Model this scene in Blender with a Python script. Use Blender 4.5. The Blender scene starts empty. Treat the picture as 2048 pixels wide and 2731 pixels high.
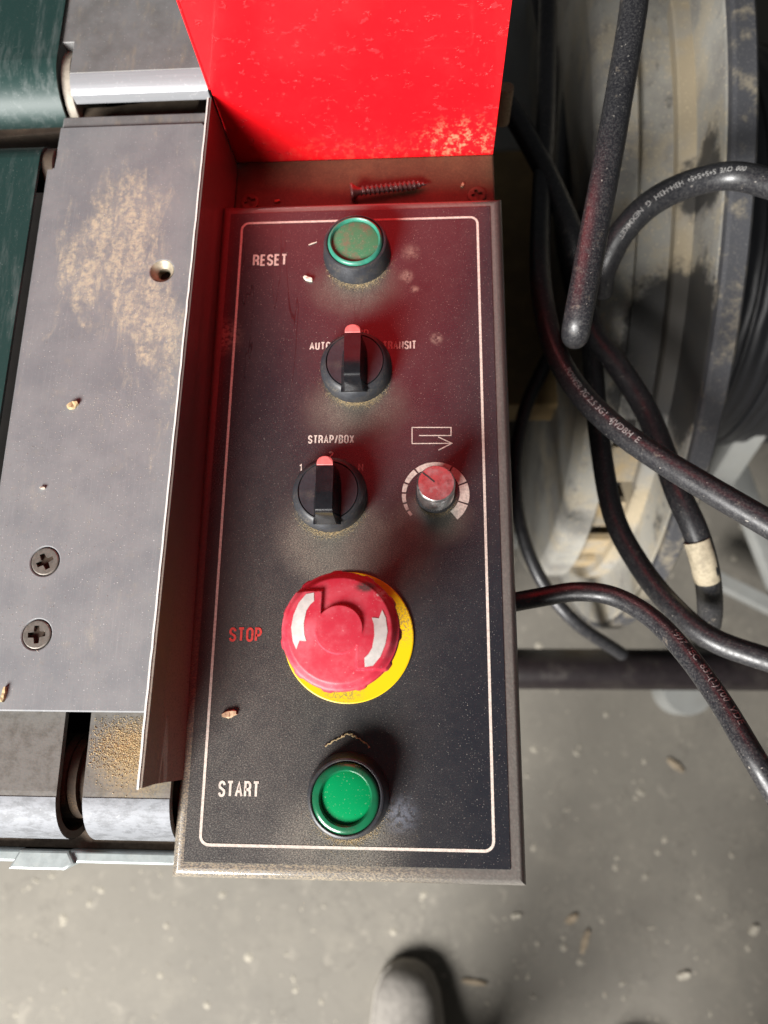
import bpy, bmesh, math, random
import numpy as np
from mathutils import Vector, Matrix
random.seed(7); rng = np.random.default_rng(7)
S = bpy.context.scene
COL = S.collection
R = math.radians

# ------------------------------------------------------------------ camera
CAM = np.array([0.0, 0.0, 0.30])            # 30 cm above the control panel (panel top is z = 0)
WX = np.array([0.99839716, -0.00422605, -0.05643803])   # world axes seen in camera axes (right, down, forward)
WY = np.array([0.00992981, -0.96865983, 0.24819254])
WZ = np.array([-0.05571813, -0.24835515, -0.96706526])
FPX = 1893.0
cam_d = bpy.data.cameras.new('camera'); cam = bpy.data.objects.new('camera', cam_d); COL.objects.link(cam)
m = Matrix.Identity(4)
for r, w in enumerate((WX, WY, WZ)):
    m[r][0], m[r][1], m[r][2], m[r][3] = w[0], -w[1], -w[2], CAM[r]
cam.matrix_world = m
cam_d.sensor_width = 36; cam_d.sensor_fit = 'HORIZONTAL'; cam_d.lens = FPX / 2048 * 36
cam_d.clip_start = 0.01; cam_d.clip_end = 50
cam_d.dof.use_dof = True; cam_d.dof.focus_distance = 0.300; cam_d.dof.aperture_fstop = cam_d.lens / 3.4
S.camera = cam

# ------------------------------------------------------------------ light
w = bpy.data.worlds.new('World'); S.world = w; w.use_nodes = True
bg = w.node_tree.nodes['Background']; bg.inputs[0].default_value = (0.93, 0.97, 1.0, 1); bg.inputs[1].default_value = 0.050
def area(name, loc, target, size, power, color):
    l = bpy.data.lights.new(name, 'AREA'); l.shape = 'RECTANGLE'; l.size, l.size_y = size; l.energy = power; l.color = color
    o = bpy.data.objects.new(name, l); COL.objects.link(o); o.location = loc
    o.rotation_euler = (Vector(target) - Vector(loc)).to_track_quat('-Z', 'Y').to_euler()
area('doorway_light', (-1.46, -2.15, 1.34), (0, .1, 0), (1.7, 1.0), 320, (1.0, .98, .95))
S.view_settings.view_transform = 'Standard'; S.view_settings.look = 'None'; S.view_settings.exposure = 0; S.view_settings.gamma = 1
S.cycles.max_bounces = 8; S.cycles.caustics_reflective = False; S.cycles.caustics_refractive = False
S.cycles.use_denoising = True; S.cycles.sample_clamp_indirect = 4

# ------------------------------------------------------------------ helpers: geometry
def P(px, py, z=0.0):
    """where the sight line through photo pixel (px, py) meets height z"""
    r = np.array([(px - 1024) / FPX, (py - 1365.5) / FPX, 1.0])
    d = np.array([WX @ r, WY @ r, WZ @ r]); t = (z - CAM[2]) / d[2]
    return Vector(CAM + t * d)
def PX(px, py, x):
    """where the sight line through photo pixel (px, py) meets the upright plane at x"""
    r = np.array([(px - 1024) / FPX, (py - 1365.5) / FPX, 1.0])
    d = np.array([WX @ r, WY @ r, WZ @ r]); t = (x - CAM[0]) / d[0]
    return Vector(CAM + t * d)
def dist(p): return (Vector(p) - Vector(CAM)).length

def wpos(o): return Vector(o['_w']) if o is not None and '_w' in o else Vector((0, 0, 0))
def thing(name, label, cat, loc=(0, 0, 0), group=None, kind=None):
    o = bpy.data.objects.new(name, None); COL.objects.link(o); o.location = loc; o['_w'] = tuple(loc); o.empty_display_size = .01
    if label: o['label'] = label
    if cat: o['category'] = cat
    if group: o['group'] = group
    if kind: o['kind'] = kind
    return o
def sub(name, parent, loc, label=None):     # an Empty part, loc in world
    o = bpy.data.objects.new(name, None); COL.objects.link(o); o.parent = parent; o.empty_display_size = .01
    o.location = Vector(loc) - wpos(parent); o['_w'] = tuple(loc)
    if label: o['label'] = label
    return o
def obj(name, me, mat, parent=None, label=None, smooth=True, kind=None, loc=None):
    """me: bmesh, (verts, faces) in world coordinates, or Mesh. Linked as one object under parent."""
    if isinstance(me, bmesh.types.BMesh):
        d = bpy.data.meshes.new(name); me.to_mesh(d); me.free()
    elif isinstance(me, tuple):
        d = bpy.data.meshes.new(name); d.from_pydata([tuple(v) for v in me[0]], [], me[1]); d.update()
    else: d = me
    o = bpy.data.objects.new(name, d); COL.objects.link(o)
    base = wpos(parent) if parent is not None else Vector(loc if loc is not None else (0, 0, 0))
    if base.length > 0: d.transform(Matrix.Translation(-base))
    if parent is not None: o.parent = parent
    else: o.location = base
    o['_w'] = tuple(base)
    d.materials.clear(); d.materials.append(mat)
    if smooth:
        for p in d.polygons: p.use_smooth = not (p.area > 1e-6 and max(abs(q) for q in p.normal) > .99995)
        bm = bmesh.new(); bm.from_mesh(d)
        for e in bm.edges:
            if len(e.link_faces) == 2 and e.calc_face_angle(0) > R(35): e.smooth = False
        bm.to_mesh(d); bm.free()
    if label: o['label'] = label
    if kind: o['kind'] = kind
    return o
def tag(o, label, cat, group=None, kind=None):
    o['label'] = label; o['category'] = cat
    if group: o['group'] = group
    if kind: o['kind'] = kind
    return o
def box(x0, x1, y0, y1, z0, z1, bev=0, seg=2, top_only=False):
    bm = bmesh.new(); bmesh.ops.create_cube(bm, size=1)
    for v in bm.verts:
        v.co = Vector(((x0, x1)[v.co.x > 0], (y0, y1)[v.co.y > 0], (z0, z1)[v.co.z > 0]))
    if bev:
        ed = [e for e in bm.edges if not top_only or all(v.co.z > (z0 + z1) / 2 for v in e.verts)]
        bmesh.ops.bevel(bm, geom=ed, offset=bev, segments=seg, profile=.5, affect='EDGES')
    return bm
def prism(pts, z0, z1, bev=0, holes=(), bev_holes=True):
    """vertical prism over a 2-D outline, with optional through holes"""
    bm = bmesh.new(); loops = []; rim = {(round(p[0], 6), round(p[1], 6)) for p in (Vector(q[:2]) for q in pts)}
    for lp in [pts] + list(holes):
        vs = [bm.verts.new((p[0], p[1], z1)) for p in lp]; loops.append(vs)
        for i in range(len(vs)): bm.edges.new((vs[i], vs[(i + 1) % len(vs)]))
    bmesh.ops.triangle_fill(bm, edges=bm.edges[:], use_beauty=True)
    for f in bm.faces:
        f.normal_update()
        if f.normal.z < 0: f.normal_flip()
    top = bm.faces[:]; bnd = [e for e in bm.edges if len(e.link_faces) == 1]
    r = bmesh.ops.extrude_edge_only(bm, edges=bnd)
    for v in [g for g in r['geom'] if isinstance(g, bmesh.types.BMVert)]: v.co.z = z0
    bmesh.ops.recalc_face_normals(bm, faces=bm.faces[:])
    if top and top[0].normal.z < 0: bmesh.ops.reverse_faces(bm, faces=bm.faces[:])
    if bev:
        ed = [e for e in bm.edges if len(e.link_faces) == 2 and all(abs(v.co.z - z1) < 1e-7 for v in e.verts) and e.calc_face_angle(0) > 1 and (bev_holes or all(tuple(round(q, 6) for q in v.co.xy) in rim for v in e.verts))]
        bmesh.ops.bevel(bm, geom=ed, offset=bev, segments=2, profile=.5, affect='EDGES')
    return bm
def lathe(prof, c=(0, 0, 0), segs=64, axis='z', cap=True):
    """prof: list of (radius, height)"""
    vs, fs = [], []; n = len(prof)
    for i in range(segs):
        a = 2 * math.pi * i / segs; ca, sa = math.cos(a), math.sin(a)
        for r, h in prof:
            p = (r * ca, r * sa, h) if axis == 'z' else (h, r * ca, r * sa)
            vs.append((p[0] + c[0], p[1] + c[1], p[2] + c[2]))
    for i in range(segs):
        j = (i + 1) % segs
        for k in range(n - 1):
            fs.append((i * n + k, j * n + k, j * n + k + 1, i * n + k + 1))
    bm = bmesh.new(); bv = [bm.verts.new(v) for v in vs]
    for f in fs: bm.faces.new([bv[i] for i in f])
    bmesh.ops.remove_doubles(bm, verts=bm.verts[:], dist=1e-6)
    bmesh.ops.recalc_face_normals(bm, faces=bm.faces[:])
    return bm
def catmull(pts, n=12):
    p = [Vector(q) for q in pts]; p = [p[0] * 2 - p[1]] + p + [p[-1] * 2 - p[-2]]; out = []
    for i in range(1, len(p) - 2):
        a, b, c, d = p[i - 1:i + 3]
        for k in range(n):
            t = k / n
            out.append(.5 * ((2 * b) + (c - a) * t + (2 * a - 5 * b + 4 * c - d) * t * t + (3 * b - a - 3 * c + d) * t ** 3))
    out.append(p[-2]); return out
def tube(path, rad, sides=18, round_end=False):
    path = [Vector(p) for p in path]; n = len(path)
    rad = rad if isinstance(rad, (list, tuple)) else [rad] * n
    T = [(path[min(i + 1, n - 1)] - path[max(i - 1, 0)]).normalized() for i in range(n)]
    up = Vector((0, 0, 1)) if abs(T[0].z) < .9 else Vector((0, 1, 0)); N = (up - T[0] * up.dot(T[0])).normalized()
    vs, fs = [], []
    for i in range(n):
        N = (N - T[i] * N.dot(T[i])).normalized(); B = T[i].cross(N)
        for k in range(sides):
            a = 2 * math.pi * k / sides; vs.append(path[i] + (N * math.cos(a) + B * math.sin(a)) * rad[i])
    for i in range(n - 1):
        for k in range(sides):
            l = (k + 1) % sides; fs.append((i * sides + k, i * sides + l, (i + 1) * sides + l, (i + 1) * sides + k))
    fs.append(tuple(range(sides))[::-1]); fs.append(tuple((n - 1) * sides + k for k in range(sides)))
    return vs, fs
def text_mesh(s, offset=0.0):
    c = bpy.data.curves.new('lettering', 'FONT'); c.body = s; c.size = 1; c.offset = offset; c.resolution_u = 3; c.fill_mode = 'FRONT'
    o = bpy.data.objects.new('lettering', c); COL.objects.link(o)
    bpy.context.view_layer.update()
    d = bpy.data.meshes.new_from_object(o.evaluated_get(bpy.context.evaluated_depsgraph_get()))
    bpy.data.objects.remove(o); bpy.data.curves.remove(c); return d
def _arc(cx, cy, rx, ry, a0, a1, n=8): return [(cx + rx * math.cos(R(a0 + (a1 - a0) * i / n)), cy + ry * math.sin(R(a0 + (a1 - a0) * i / n))) for i in range(n + 1)]
_o = lambda w: _arc(w / 2, .74, w / 2, .26, 0, 180) + _arc(w / 2, .26, w / 2, .26, 180, 360)
GLYPH = {   # condensed grotesque capitals: width and centre lines of the strokes, in units of the stroke-centre height
    'R': (.40, [[(0, 0), (0, 1), (.20, 1)] + _arc(.20, .74, .20, .26, 90, -90)[1:] + [(0, .48)], [(.20, .48)] + [(.36, .40), (.39, .28), (.40, 0)]]),
    'E': (.34, [[(.34, 1), (0, 1), (0, 0), (.34, 0)], [(0, .52), (.30, .52)]]),
    'S': (.40, [_arc(.20, .75, .20, .25, 5, 215) + [(.10, .56), (.30, .44)] + _arc(.20, .25, .20, .25, 35, -175)]),
    'T': (.40, [[(0, 1), (.40, 1)], [(.20, 1), (.20, 0)]]),
    'A': (.46, [[(0, 0), (.23, 1), (.46, 0)], [(.08, .33), (.38, .33)]]),
    'U': (.40, [[(0, 1), (0, .26)] + _arc(.20, .26, .20, .26, 180, 360)[1:] + [(.40, 1)]]),
    'O': (.42, [_o(.42) + [(.42, .74)]]),
    'N': (.42, [[(0, 0), (0, 1), (.42, 0), (.42, 1)]]),
    'I': (.0, [[(0, 0), (0, 1)]]),
    'P': (.38, [[(0, 0), (0, 1), (.19, 1)] + _arc(.19, .72, .19, .28, 90, -90)[1:] + [(0, .44)]]),
    'B': (.40, [[(0, .52), (.20, .52)] + _arc(.19, .76, .19, .24, -90, 90)[1:] + [(0, 1), (0, 0), (.20, 0)] + _arc(.20, .26, .20, .26, -90, 90)[1:]]),
    'X': (.42, [[(0, 0), (.42, 1)], [(0, 1), (.42, 0)]]),
    '/': (.26, [[(0, -.03), (.26, 1.03)]]),
    'H': (.42, [[(0, 0), (0, 1)], [(.42, 0), (.42, 1)], [(0, .52), (.42, .52)]]),
    'D': (.42, [[(.0, 0), (0, 1), (.18, 1)] + _arc(.20, .70, .22, .30, 90, 0)[1:] + _arc(.20, .30, .22, .30, 0, -90) + [(0, 0)]]),
    '1': (.16, [[(0, .78), (.10, .84), (.16, 1), (.16, 0)]]),
    '2': (.38, [_arc(.19, .78, .19, .22, 170, -30) + [(.02, .10), (0, 0), (.38, 0)]]),
}
def band_strip(pts, t, z):
    """one stroke: a mitred flat band of width t along pts"""
    p = [Vector(q) for q in pts]; closed = (p[0] - p[-1]).length < 1e-6; n = len(p); vs = []
    for i in range(n):
        a = (p[i] - p[i - 1]) if i else ((p[0] - p[-2]) if closed else (p[1] - p[0]))
        b = (p[i + 1] - p[i]) if i < n - 1 else ((p[1] - p[0]) if closed else a)
        a, b = a.normalized(), b.normalized(); na = Vector((-a.y, a.x)); nb = Vector((-b.y, b.x)); mt = na + nb
        mt = mt / max(.35, mt.length_squared / 2) if mt.length > .2 else na
        vs += [p[i] + mt * t / 2, p[i] - mt * t / 2]
    return [(v.x, v.y, z) for v in vs], [(2 * i, 2 * i + 1, 2 * i + 3, 2 * i + 2) for i in range(n - 1)]
def flat_text(s, x0, x1, yb, yt, z, mat, parent, label=None, weight=.17, gap=.12):
    """lettering printed on the panel: spans photo pixels x0..x1, baseline yb, cap top yt"""
    a, b = P(x0, yb, z), P(x1, yb, z); h = (P((x0 + x1) / 2, yt, z) - P((x0 + x1) / 2, yb, z)).length
    t = weight; tot = sum(GLYPH[c][0] + t for c in s) + gap * (len(s) - 1)
    t_w = h * weight; hc = h - t_w; vs, fs = [], []; x = 0; sx = (b.x - a.x) / (tot * h); k = 0
    for c in s:
        wd, st = GLYPH[c]
        for line in st:
            pts = [(a.x + ((x + t / 2 + q[0]) * h) * sx, (a.y + b.y) / 2 + t_w / 2 + q[1] * hc) for q in line]
            v, f = band_strip(pts, t_w * min(1, .5 + .5 * sx), z + k * 4e-6); k += 1; fs += [tuple(i + len(vs) for i in q) for q in f]; vs += v
        x += wd + t + gap
    fs = [f if (Vector(vs[f[1]]) - Vector(vs[f[0]])).cross(Vector(vs[f[2]]) - Vector(vs[f[0]])).z > 0 else f[::-1] for f in fs]
    return obj('lettering', (vs, fs), mat, parent, label, smooth=False)
def cable_text(s, path, s0, h, rad, ang, mat, parent, flip=False, stretch=1.0):
    """lettering wrapped on a cable: starts at arc length s0, ang = turn from the cable's upper side"""
    d = text_mesh(s, .01); L = [0.0]
    for i in range(1, len(path)): L.append(L[-1] + (path[i] - path[i - 1]).length)
    def at(q):
        q = max(0, min(L[-1] - 1e-6, q)); i = max(j for j in range(len(L) - 1) if L[j] <= q); t = (q - L[i]) / (L[i + 1] - L[i])
        return path[i].lerp(path[i + 1], t), (path[i + 1] - path[i]).normalized()
    sg = -1 if flip else 1
    Mx = max(v.co.x for v in d.vertices)
    for v in d.vertices:
        u = (Mx - v.co.x if flip else v.co.x) * h * stretch; vv = (v.co.y - .35) * h * sg
        c, T = at(s0 + u); side = Vector((0, 0, 1)).cross(T).normalized(); up = T.cross(side).normalized()
        a = ang + vv / rad
        v.co = c + (up * math.cos(a) + side * math.sin(a)) * (rad * 1.012 + .00008)
    return obj('printed_marking', d, mat, parent, smooth=False)
def ring_pts(c, r, n=32): return [(c[0] + r * math.cos(2 * math.pi * i / n), c[1] + r * math.sin(2 * math.pi * i / n)) for i in range(n)]
def grains(spots, smin, smax):
    """spots: list of world points; small irregular four-sided crumbs as one mesh"""
    vs, fs = [], []
    for p in spots:
        s = random.uniform(smin, smax); k = len(vs); a = random.uniform(0, 6.28)
        for q in range(3):
            vs.append((p[0] + s * math.cos(a + q * 2.1) * random.uniform(.6, 1.4), p[1] + s * math.sin(a + q * 2.1), p[2]))
        vs.append((p[0] + random.uniform(-.3, .3) * s, p[1] + random.uniform(-.3, .3) * s, p[2] + s * random.uniform(.4, 1)))
        fs += [(k, k + 1, k + 3), (k + 1, k + 2, k + 3), (k + 2, k, k + 3)]
    return vs, fs

# ------------------------------------------------------------------ helpers: materials
class Mat:
    def __init__(s, name, col=(.5, .5, .5), rough=.5, metal=0.0, coat=0.0, spec=.5):
        s.m = bpy.data.materials.new(name); s.m.use_nodes = True; s.t = s.m.node_tree; s.b = s.t.nodes['Principled BSDF']
        s.b.inputs['Base Color'].default_value = (*col, 1); s.b.inputs['Roughness'].default_value = rough
        s.b.inputs['Metallic'].default_value = metal; s.b.inputs['Coat Weight'].default_value = coat; s.b.inputs['Specular IOR Level'].default_value = spec
        s.col = None; s.h = None; s.rgh = None
        tc = s.t.nodes.new('ShaderNodeTexCoord'); s.co = tc.outputs['Object']
    def n(s, typ, **kw):
        nd = s.t.nodes.new('ShaderNode' + typ)
        for k, v in kw.items(): setattr(nd, k, v)
        return nd
    def link(s, a, b):
        if hasattr(a, 'links'): s.t.links.new(a, b)
        else: b.default_value = a
    def vec(s, scale=(1, 1, 1), loc=(0, 0, 0)):
        nd = s.n('Mapping'); s.link(s.co, nd.inputs[0]); nd.inputs['Scale'].default_value = scale; nd.inputs['Location'].default_value = loc; return nd.outputs[0]
    def noise(s, scale, detail=4, rough=.6, vec=None, dist=0):
        nd = s.n('TexNoise'); s.link(vec or s.co, nd.inputs['Vector']); nd.inputs['Scale'].default_value = scale
        nd.inputs['Detail'].default_value = detail; nd.inputs['Roughness'].default_value = rough; nd.inputs['Distortion'].default_value = dist; return nd.outputs[0]
    def mr(s, v, a, b, c=0.0, d=1.0):
        nd = s.n('MapRange'); nd.interpolation_type = 'SMOOTHSTEP'; s.link(v, nd.inputs[0])
        for i, x in enumerate((a, b, c, d)): nd.inputs[i + 1].default_value = x
        return nd.outputs[0]
    def math(s, op, a, b=0.0):
        nd = s.n('Math', operation=op); s.link(a, nd.inputs[0]); s.link(b, nd.inputs[1]); return nd.outputs[0]
    def mix(s, f, a, b):
        nd = s.n('Mix', data_type='RGBA'); s.link(f, nd.inputs[0])
        for x, i in ((a, 6), (b, 7)): s.link((*x, 1) if isinstance(x, tuple) and len(x) == 3 else x, nd.inputs[i])
        return nd.outputs[2]
    def base(s): return s.col if s.col is not None else tuple(s.b.inputs['Base Color'].default_value)[:3]
    def over(s, fac, col):                   # lay a colour over what is there
        s.col = s.mix(fac, s.base(), col); return s
    def roughen(s, fac, r):
        cur = s.rgh if s.rgh is not None else s.b.inputs['Roughness'].default_value
        nd = s.n('Mix', data_type='FLOAT'); s.link(fac, nd.inputs[0]); s.link(cur, nd.inputs[2]); s.link(r, nd.inputs[3]); s.rgh = nd.outputs[0]; return s
    def blob(s, c, r0, r1, sc=(1, 1, 1)):     # 1 inside r0, 0 beyond r1 around c (object space)
        nd = s.n('VectorMath', operation='SUBTRACT'); s.link(s.co, nd.inputs[0]); nd.inputs[1].default_value = c
        n2 = s.n('VectorMath', operation='MULTIPLY'); s.link(nd.outputs[0], n2.inputs[0]); n2.inputs[1].default_value = sc
        n3 = s.n('VectorMath', operation='LENGTH'); s.link(n2.outputs[0], n3.inputs[0])
        return s.mr(n3.outputs['Value'], r1, r0)
    def sep(s):
        nd = s.n('SeparateXYZ'); s.link(s.co, nd.inputs[0]); return nd.outputs
    def bump(s, h, strength, d=.0002):
        nd = s.n('Bump'); nd.inputs['Strength'].default_value = strength; nd.inputs['Distance'].default_value = d; s.link(h, nd.inputs['Height'])
        if s.h is not None: s.link(s.h, nd.inputs['Normal'])
        s.h = nd.outputs[0]; return s
    def done(s):
        if s.col is not None: s.link(s.col, s.b.inputs['Base Color'])
        if s.rgh is not None: s.link(s.rgh, s.b.inputs['Roughness'])
        if s.h is not None: s.link(s.h, s.b.inputs['Normal'])
        return s.m

TAN = (.42, .31, .17); TAN2 = (.30, .22, .13)
ROOT_C = Vector((-.031, .083, -.11))          # console root
def L(x, y, z=0): return tuple(Vector((x, y, z)) - ROOT_C)

def mk_simple(name, col, rough, metal=0, var=.25, sc=400, bump=0, coat=0, dust=0, dcol=TAN2, dsc=120):
    k = Mat(name, col, rough, metal, coat)
    k.over(k.mr(k.noise(sc, 5, .65), .35, .7), tuple(c * (1 - var) for c in col))
    if dust:
        d = k.math('MULTIPLY', k.mr(k.noise(dsc, 5, .7), .45, .75), k.mr(k.noise(1800, 2, .5), .35, .65))
        k.over(k.math('MULTIPLY', d, dust), dcol); k.roughen(k.math('MULTIPLY', d, dust), .9)
    if bump: k.bump(k.noise(sc * 3, 3, .6), bump)
    return k.done()

# panel film
k = Mat('black_panel_film', (.015, .0165, .022), .26, 0, 0, .8)
fine = k.noise(1500, 2, .6); mid = k.noise(160, 5, .7); grain = k.noise(1150, 3, .6, k.vec((.75, 1.5, 1)))
k.over(k.math('MULTIPLY', k.mr(mid, .35, .8), .25), (.045, .042, .042))
spots = k.math('ADD', k.math('MULTIPLY', k.blob(L(-.085, -.045), .0, .12), .55), k.math('MULTIPLY', k.blob(L(-.055, .045), .0, .10), .32))
for (x, y), r in (((-.032, .188), .023), ((-.031, .126), .025), ((-.041, .066), .025), ((.004, .074), .017), ((-.034, -.058), .028), ((-.026, .058), .030)):
    spots = k.math('ADD', spots, k.math('MULTIPLY', k.blob(L(x, y), .003, r, (.8, 1.1, 1)), 1.4))
dust = k.math('MULTIPLY', k.math('MINIMUM', spots, 1.3), k.mr(k.noise(2100, 2, .6, k.vec((.8, 1.3, 1))), .44, .68, .22, 1.0))
dust = k.math('MINIMUM', k.math('MULTIPLY', dust, k.mr(mid, .15, .6, .55, 1)), 1.0)
wipe = k.math('MULTIPLY', k.math('SUBTRACT', 1.0, k.blob(L(.045, -.02), .02, .125, (1, .8, 1))), k.mr(k.noise(22, 4, .6, k.vec((1.6, .7, 1))), .30, .62, .35, 1))
k.over(k.math('MULTIPLY', k.math('MULTIPLY', wipe, k.mr(k.noise(1700, 2, .6), .40, .66, .45, 1.0)), .15), (.17, .15, .145))
k.over(k.math('MULTIPLY', dust, .66), (.28, .245, .185)); k.roughen(dust, .75)
spk = k.mr(k.noise(1900, 1, .4), .69, .75)
k.over(k.math('MULTIPLY', spk, .6), (.36, .33, .29))
scr = k.noise(60, 3, .5, k.vec((1, .12, 1)), 1.2)
k.over(k.math('MULTIPLY', k.mr(k.math('ABSOLUTE', k.math('SUBTRACT', scr, .5)), .006, .002), k.blob(L(-.08, .17), .01, .07)), (.010, .010, .012))
for (x, y), r, c in (((-.006, .206), .004, .4), ((-.008, .193), .003, .65), ((.006, .160), .0025, .6), ((-.004, .186), .0018, .7), ((-.0955, .163), .008, .8), ((-.010, -.046), .006, .35)):
    bl = k.math('MULTIPLY', k.blob(L(x, y), .0, r * 1.6), k.mr(k.noise(500, 4, .7), .35, .6))
    k.over(k.math('MULTIPLY', bl, c), (.36, .30, .24) if y > 0 else (.30, .34, .42))
k.bump(grain, .2, .0003)
M_FILM = k.done()
# hammered paint of the console sheet
k = Mat('grey_hammered_paint', (.12, .11, .10), .30, 0, .6)
k.over(k.math('MULTIPLY', k.mr(k.noise(900, 3, .6), .4, .7), .6), (.17, .155, .14))
sp = k.math('ADD', k.blob(L(-.1, -.05), .02, .13, (2.2, 1, 1)), k.blob(L(-.06, -.07), .02, .07, (.8, 2, 1)))
du = k.math('MULTIPLY', k.math('MINIMUM', sp, 1.0), k.mr(k.noise(1500, 2, .6, k.vec((.75, 1.5, 1))), .40, .66))
k.over(k.math('MULTIPLY', du, .8), (.36, .29, .19)); k.roughen(du, .85)
k.bump(k.noise(1100, 2, .5), .35, .0003)
M_HAM = k.done()
k = Mat('brown_guard_paint', (.125, .105, .095), .30, 0, .4)
k.over(k.math('MULTIPLY', k.mr(k.noise(300, 5, .7), .45, .8), .5), (.07, .055, .045))
du = k.math('MULTIPLY', k.blob(L(-.1, -.04), .01, .17), k.mr(k.noise(1300, 3, .6), .30, .55, .4, 1)); k.over(k.math('MULTIPLY', du, .85), (.33, .275, .22)); k.roughen(du, .8)
k.bump(k.noise(1100, 2, .5), .2, .0002)
M_GUARD = k.done()
M_EDGE = mk_simple('lit_steel_edge', (.85, .83, .78), .42, .3, .12, 600)  # near-white tone paints in the door light caught by the arris
k = Mat('olive_tray_paint', (.060, .048, .028), .45)
k.over(k.mr(k.noise(90, 5, .7), .4, .75), (.10, .070, .038)); k.over(k.math('MULTIPLY', k.mr(k.noise(1500, 2, .6), .45, .7), .4), (.16, .11, .06)); k.bump(k.noise(900, 3, .6), .3)
M_TRAY = k.done()
# red paint: chips and dried dust towards the lower right
k = Mat('red_gloss_paint', (.93, .006, .012), .36, 0, .2)
k.over(k.math('MULTIPLY', k.mr(k.noise(70, 4, .6), .45, .8), .5), (.86, .012, .018))
s3 = k.sep()
wear = k.math('MULTIPLY', k.mr(k.noise(220, 6, .75), .60, .70), .35)
k.over(wear, (.86, .09, .085)); chips = k.mr(k.noise(210, 3, .55, k.vec((1, 1, 1.5))), .635, .665); k.over(k.math('MULTIPLY', chips, .3), (.90, .06, .07))
dz = k.math('MULTIPLY', k.mr(k.noise(330, 5, .7), .50, .62), k.math('ADD', k.blob(L(.02, .275, -.010), .004, .030, (1, 1, 1.2)), k.math('MULTIPLY', k.mr(s3[2], .115, .094), .16)))
k.over(k.math('MULTIPLY', dz, .6), (.80, .30, .16)); k.roughen(dz, .8)
k.bump(k.noise(320, 5, .65), .16, .0004).bump(chips, .7, .0007)
M_RED = k.done()
M_PRINT = mk_simple('cream_print', (.72, .64, .56), .6, 0, .35, 900)
M_PRINTR = mk_simple('red_print', (.62, .05, .04), .6, 0, .35, 900)
M_BEZ = mk_simple('charcoal_plastic', (.032, .034, .040), .42, 0, .3, 500, .08, 0, .5, (.16, .13, .09))
M_KNOB = mk_simple('black_plastic', (.010, .010, .012), .2, 0, .3, 500, .04, .1, .15, (.10, .09, .08))
M_TIP = mk_simple('red_lit_inlay', (.68, .17, .16), .5, 0, .2, 500)  # white inlay with the red plate's bounce light put into its colour
k = Mat('dusty_green_lens', (.03, .20, .10), .42); k.b.inputs['Subsurface Weight'].default_value = 0
k.over(k.mr(k.noise(160, 4, .65), .42, .66), (.13, .14, .09)); k.over(k.math('MULTIPLY', k.mr(k.noise(1700, 2, .5), .64, .74), .5), (.5, .45, .38))
M_LENSD = k.done()
k = Mat('green_lens', (.0, .27, .085), .25, 0, .3)
k.over(k.mr(k.noise(60, 2, .5), .4, .7), (.0, .24, .075)); k.over(k.math('MULTIPLY', k.mr(k.noise(1500, 2, .5), .66, .74), .55), (.45, .55, .42))
M_LENS = k.done()
M_LENSR = mk_simple('dark_green_rim', (.008, .13, .055), .22, 0, .4, 120, 0, .4, .3, (.12, .14, .10))
M_LENSRD = mk_simple('teal_rim', (.04, .25, .17), .35, 0, .3, 300, 0, .1, .35, (.16, .14, .10))
k = Mat('red_mushroom_plastic', (.47, .020, .042), .5)
k.over(k.mr(k.noise(120, 5, .65), .38, .72), (.52, .075, .10)); k.over(k.math('MULTIPLY', k.mr(k.noise(1300, 2, .5), .68, .76), .5), (.8, .4, .4))
M_STOP = k
du = k.blob((.0096, .0162, .0), .0015, .0042, (.8, 1.5, 0)); k.over(k.math('MULTIPLY', k.math('MULTIPLY', du, k.mr(k.noise(900, 4, .7), .25, .52)), .95), (.06, .045, .04)); k.over(k.math('MULTIPLY', k.blob((.0155, .0135, 0), .0, .0035, (1, 1, 0)), k.mr(k.noise(800, 4, .7), .45, .55)), (.60, .45, .42))
k.bump(k.noise(700, 3, .6), .12)
M_STOP = k.done()
M_WHITE = mk_simple('white_inlay', (.56, .55, .52), .5, 0, .22, 250)
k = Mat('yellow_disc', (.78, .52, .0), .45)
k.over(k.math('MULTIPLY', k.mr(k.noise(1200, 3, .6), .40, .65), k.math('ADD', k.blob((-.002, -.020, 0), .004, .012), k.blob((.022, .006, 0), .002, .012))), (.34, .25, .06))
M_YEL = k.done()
k = Mat('turned_aluminium', (.80, .80, .80), .30, 1.0); k.over(k.mr(k.noise(500, 4, .7), .45, .75), (.55, .53, .52)); k.roughen(k.mr(k.noise(300, 4, .7), .4, .7), .45)
M_ALU = k.done()
M_GREY = mk_simple('dark_groove', (.02, .02, .02), .7)
# table
TROOT = Vector((-.16, .15, -.12))
def TL_(x, y, z=0): return tuple(Vector((x, y, z)) - TROOT)
k = Mat('worn_table_steel', (.228, .229, .234), .62, .08, 0, .4)
k.over(k.mr(k.noise(45, 5, .65), .35, .72), (.18, .185, .195))
k.over(k.math('MULTIPLY', k.mr(k.noise(300, 4, .7, k.vec((6, .12, 1))), .52, .72), .35), (.30, .30, .30)); k.over(k.math('MULTIPLY', k.mr(k.noise(120, 6, .75), .55, .75), .3), (.30, .27, .22))
st = k.noise(75, 5, .7, k.vec((1.6, .45, 1)), .6)
reg = k.math('ADD', k.blob(TL_(-.150, .205), .012, .052, (1.25, .8, 0)), k.blob(TL_(-.123, .165), .004, .034, (1, .8, 0)))
reg = k.math('ADD', reg, k.math('MULTIPLY', k.blob(TL_(-.113, .255), .0, .05, (1, .8, 0)), .3))
reg = k.math('ADD', reg, k.math('MULTIPLY', k.blob(TL_(-.110, .12), .0, .05, (1, .8, 0)), .30))
dm = k.mr(k.math('ADD', st, k.math('MULTIPLY', k.math('MINIMUM', reg, 1.0), .34)), .62, .86)
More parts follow.
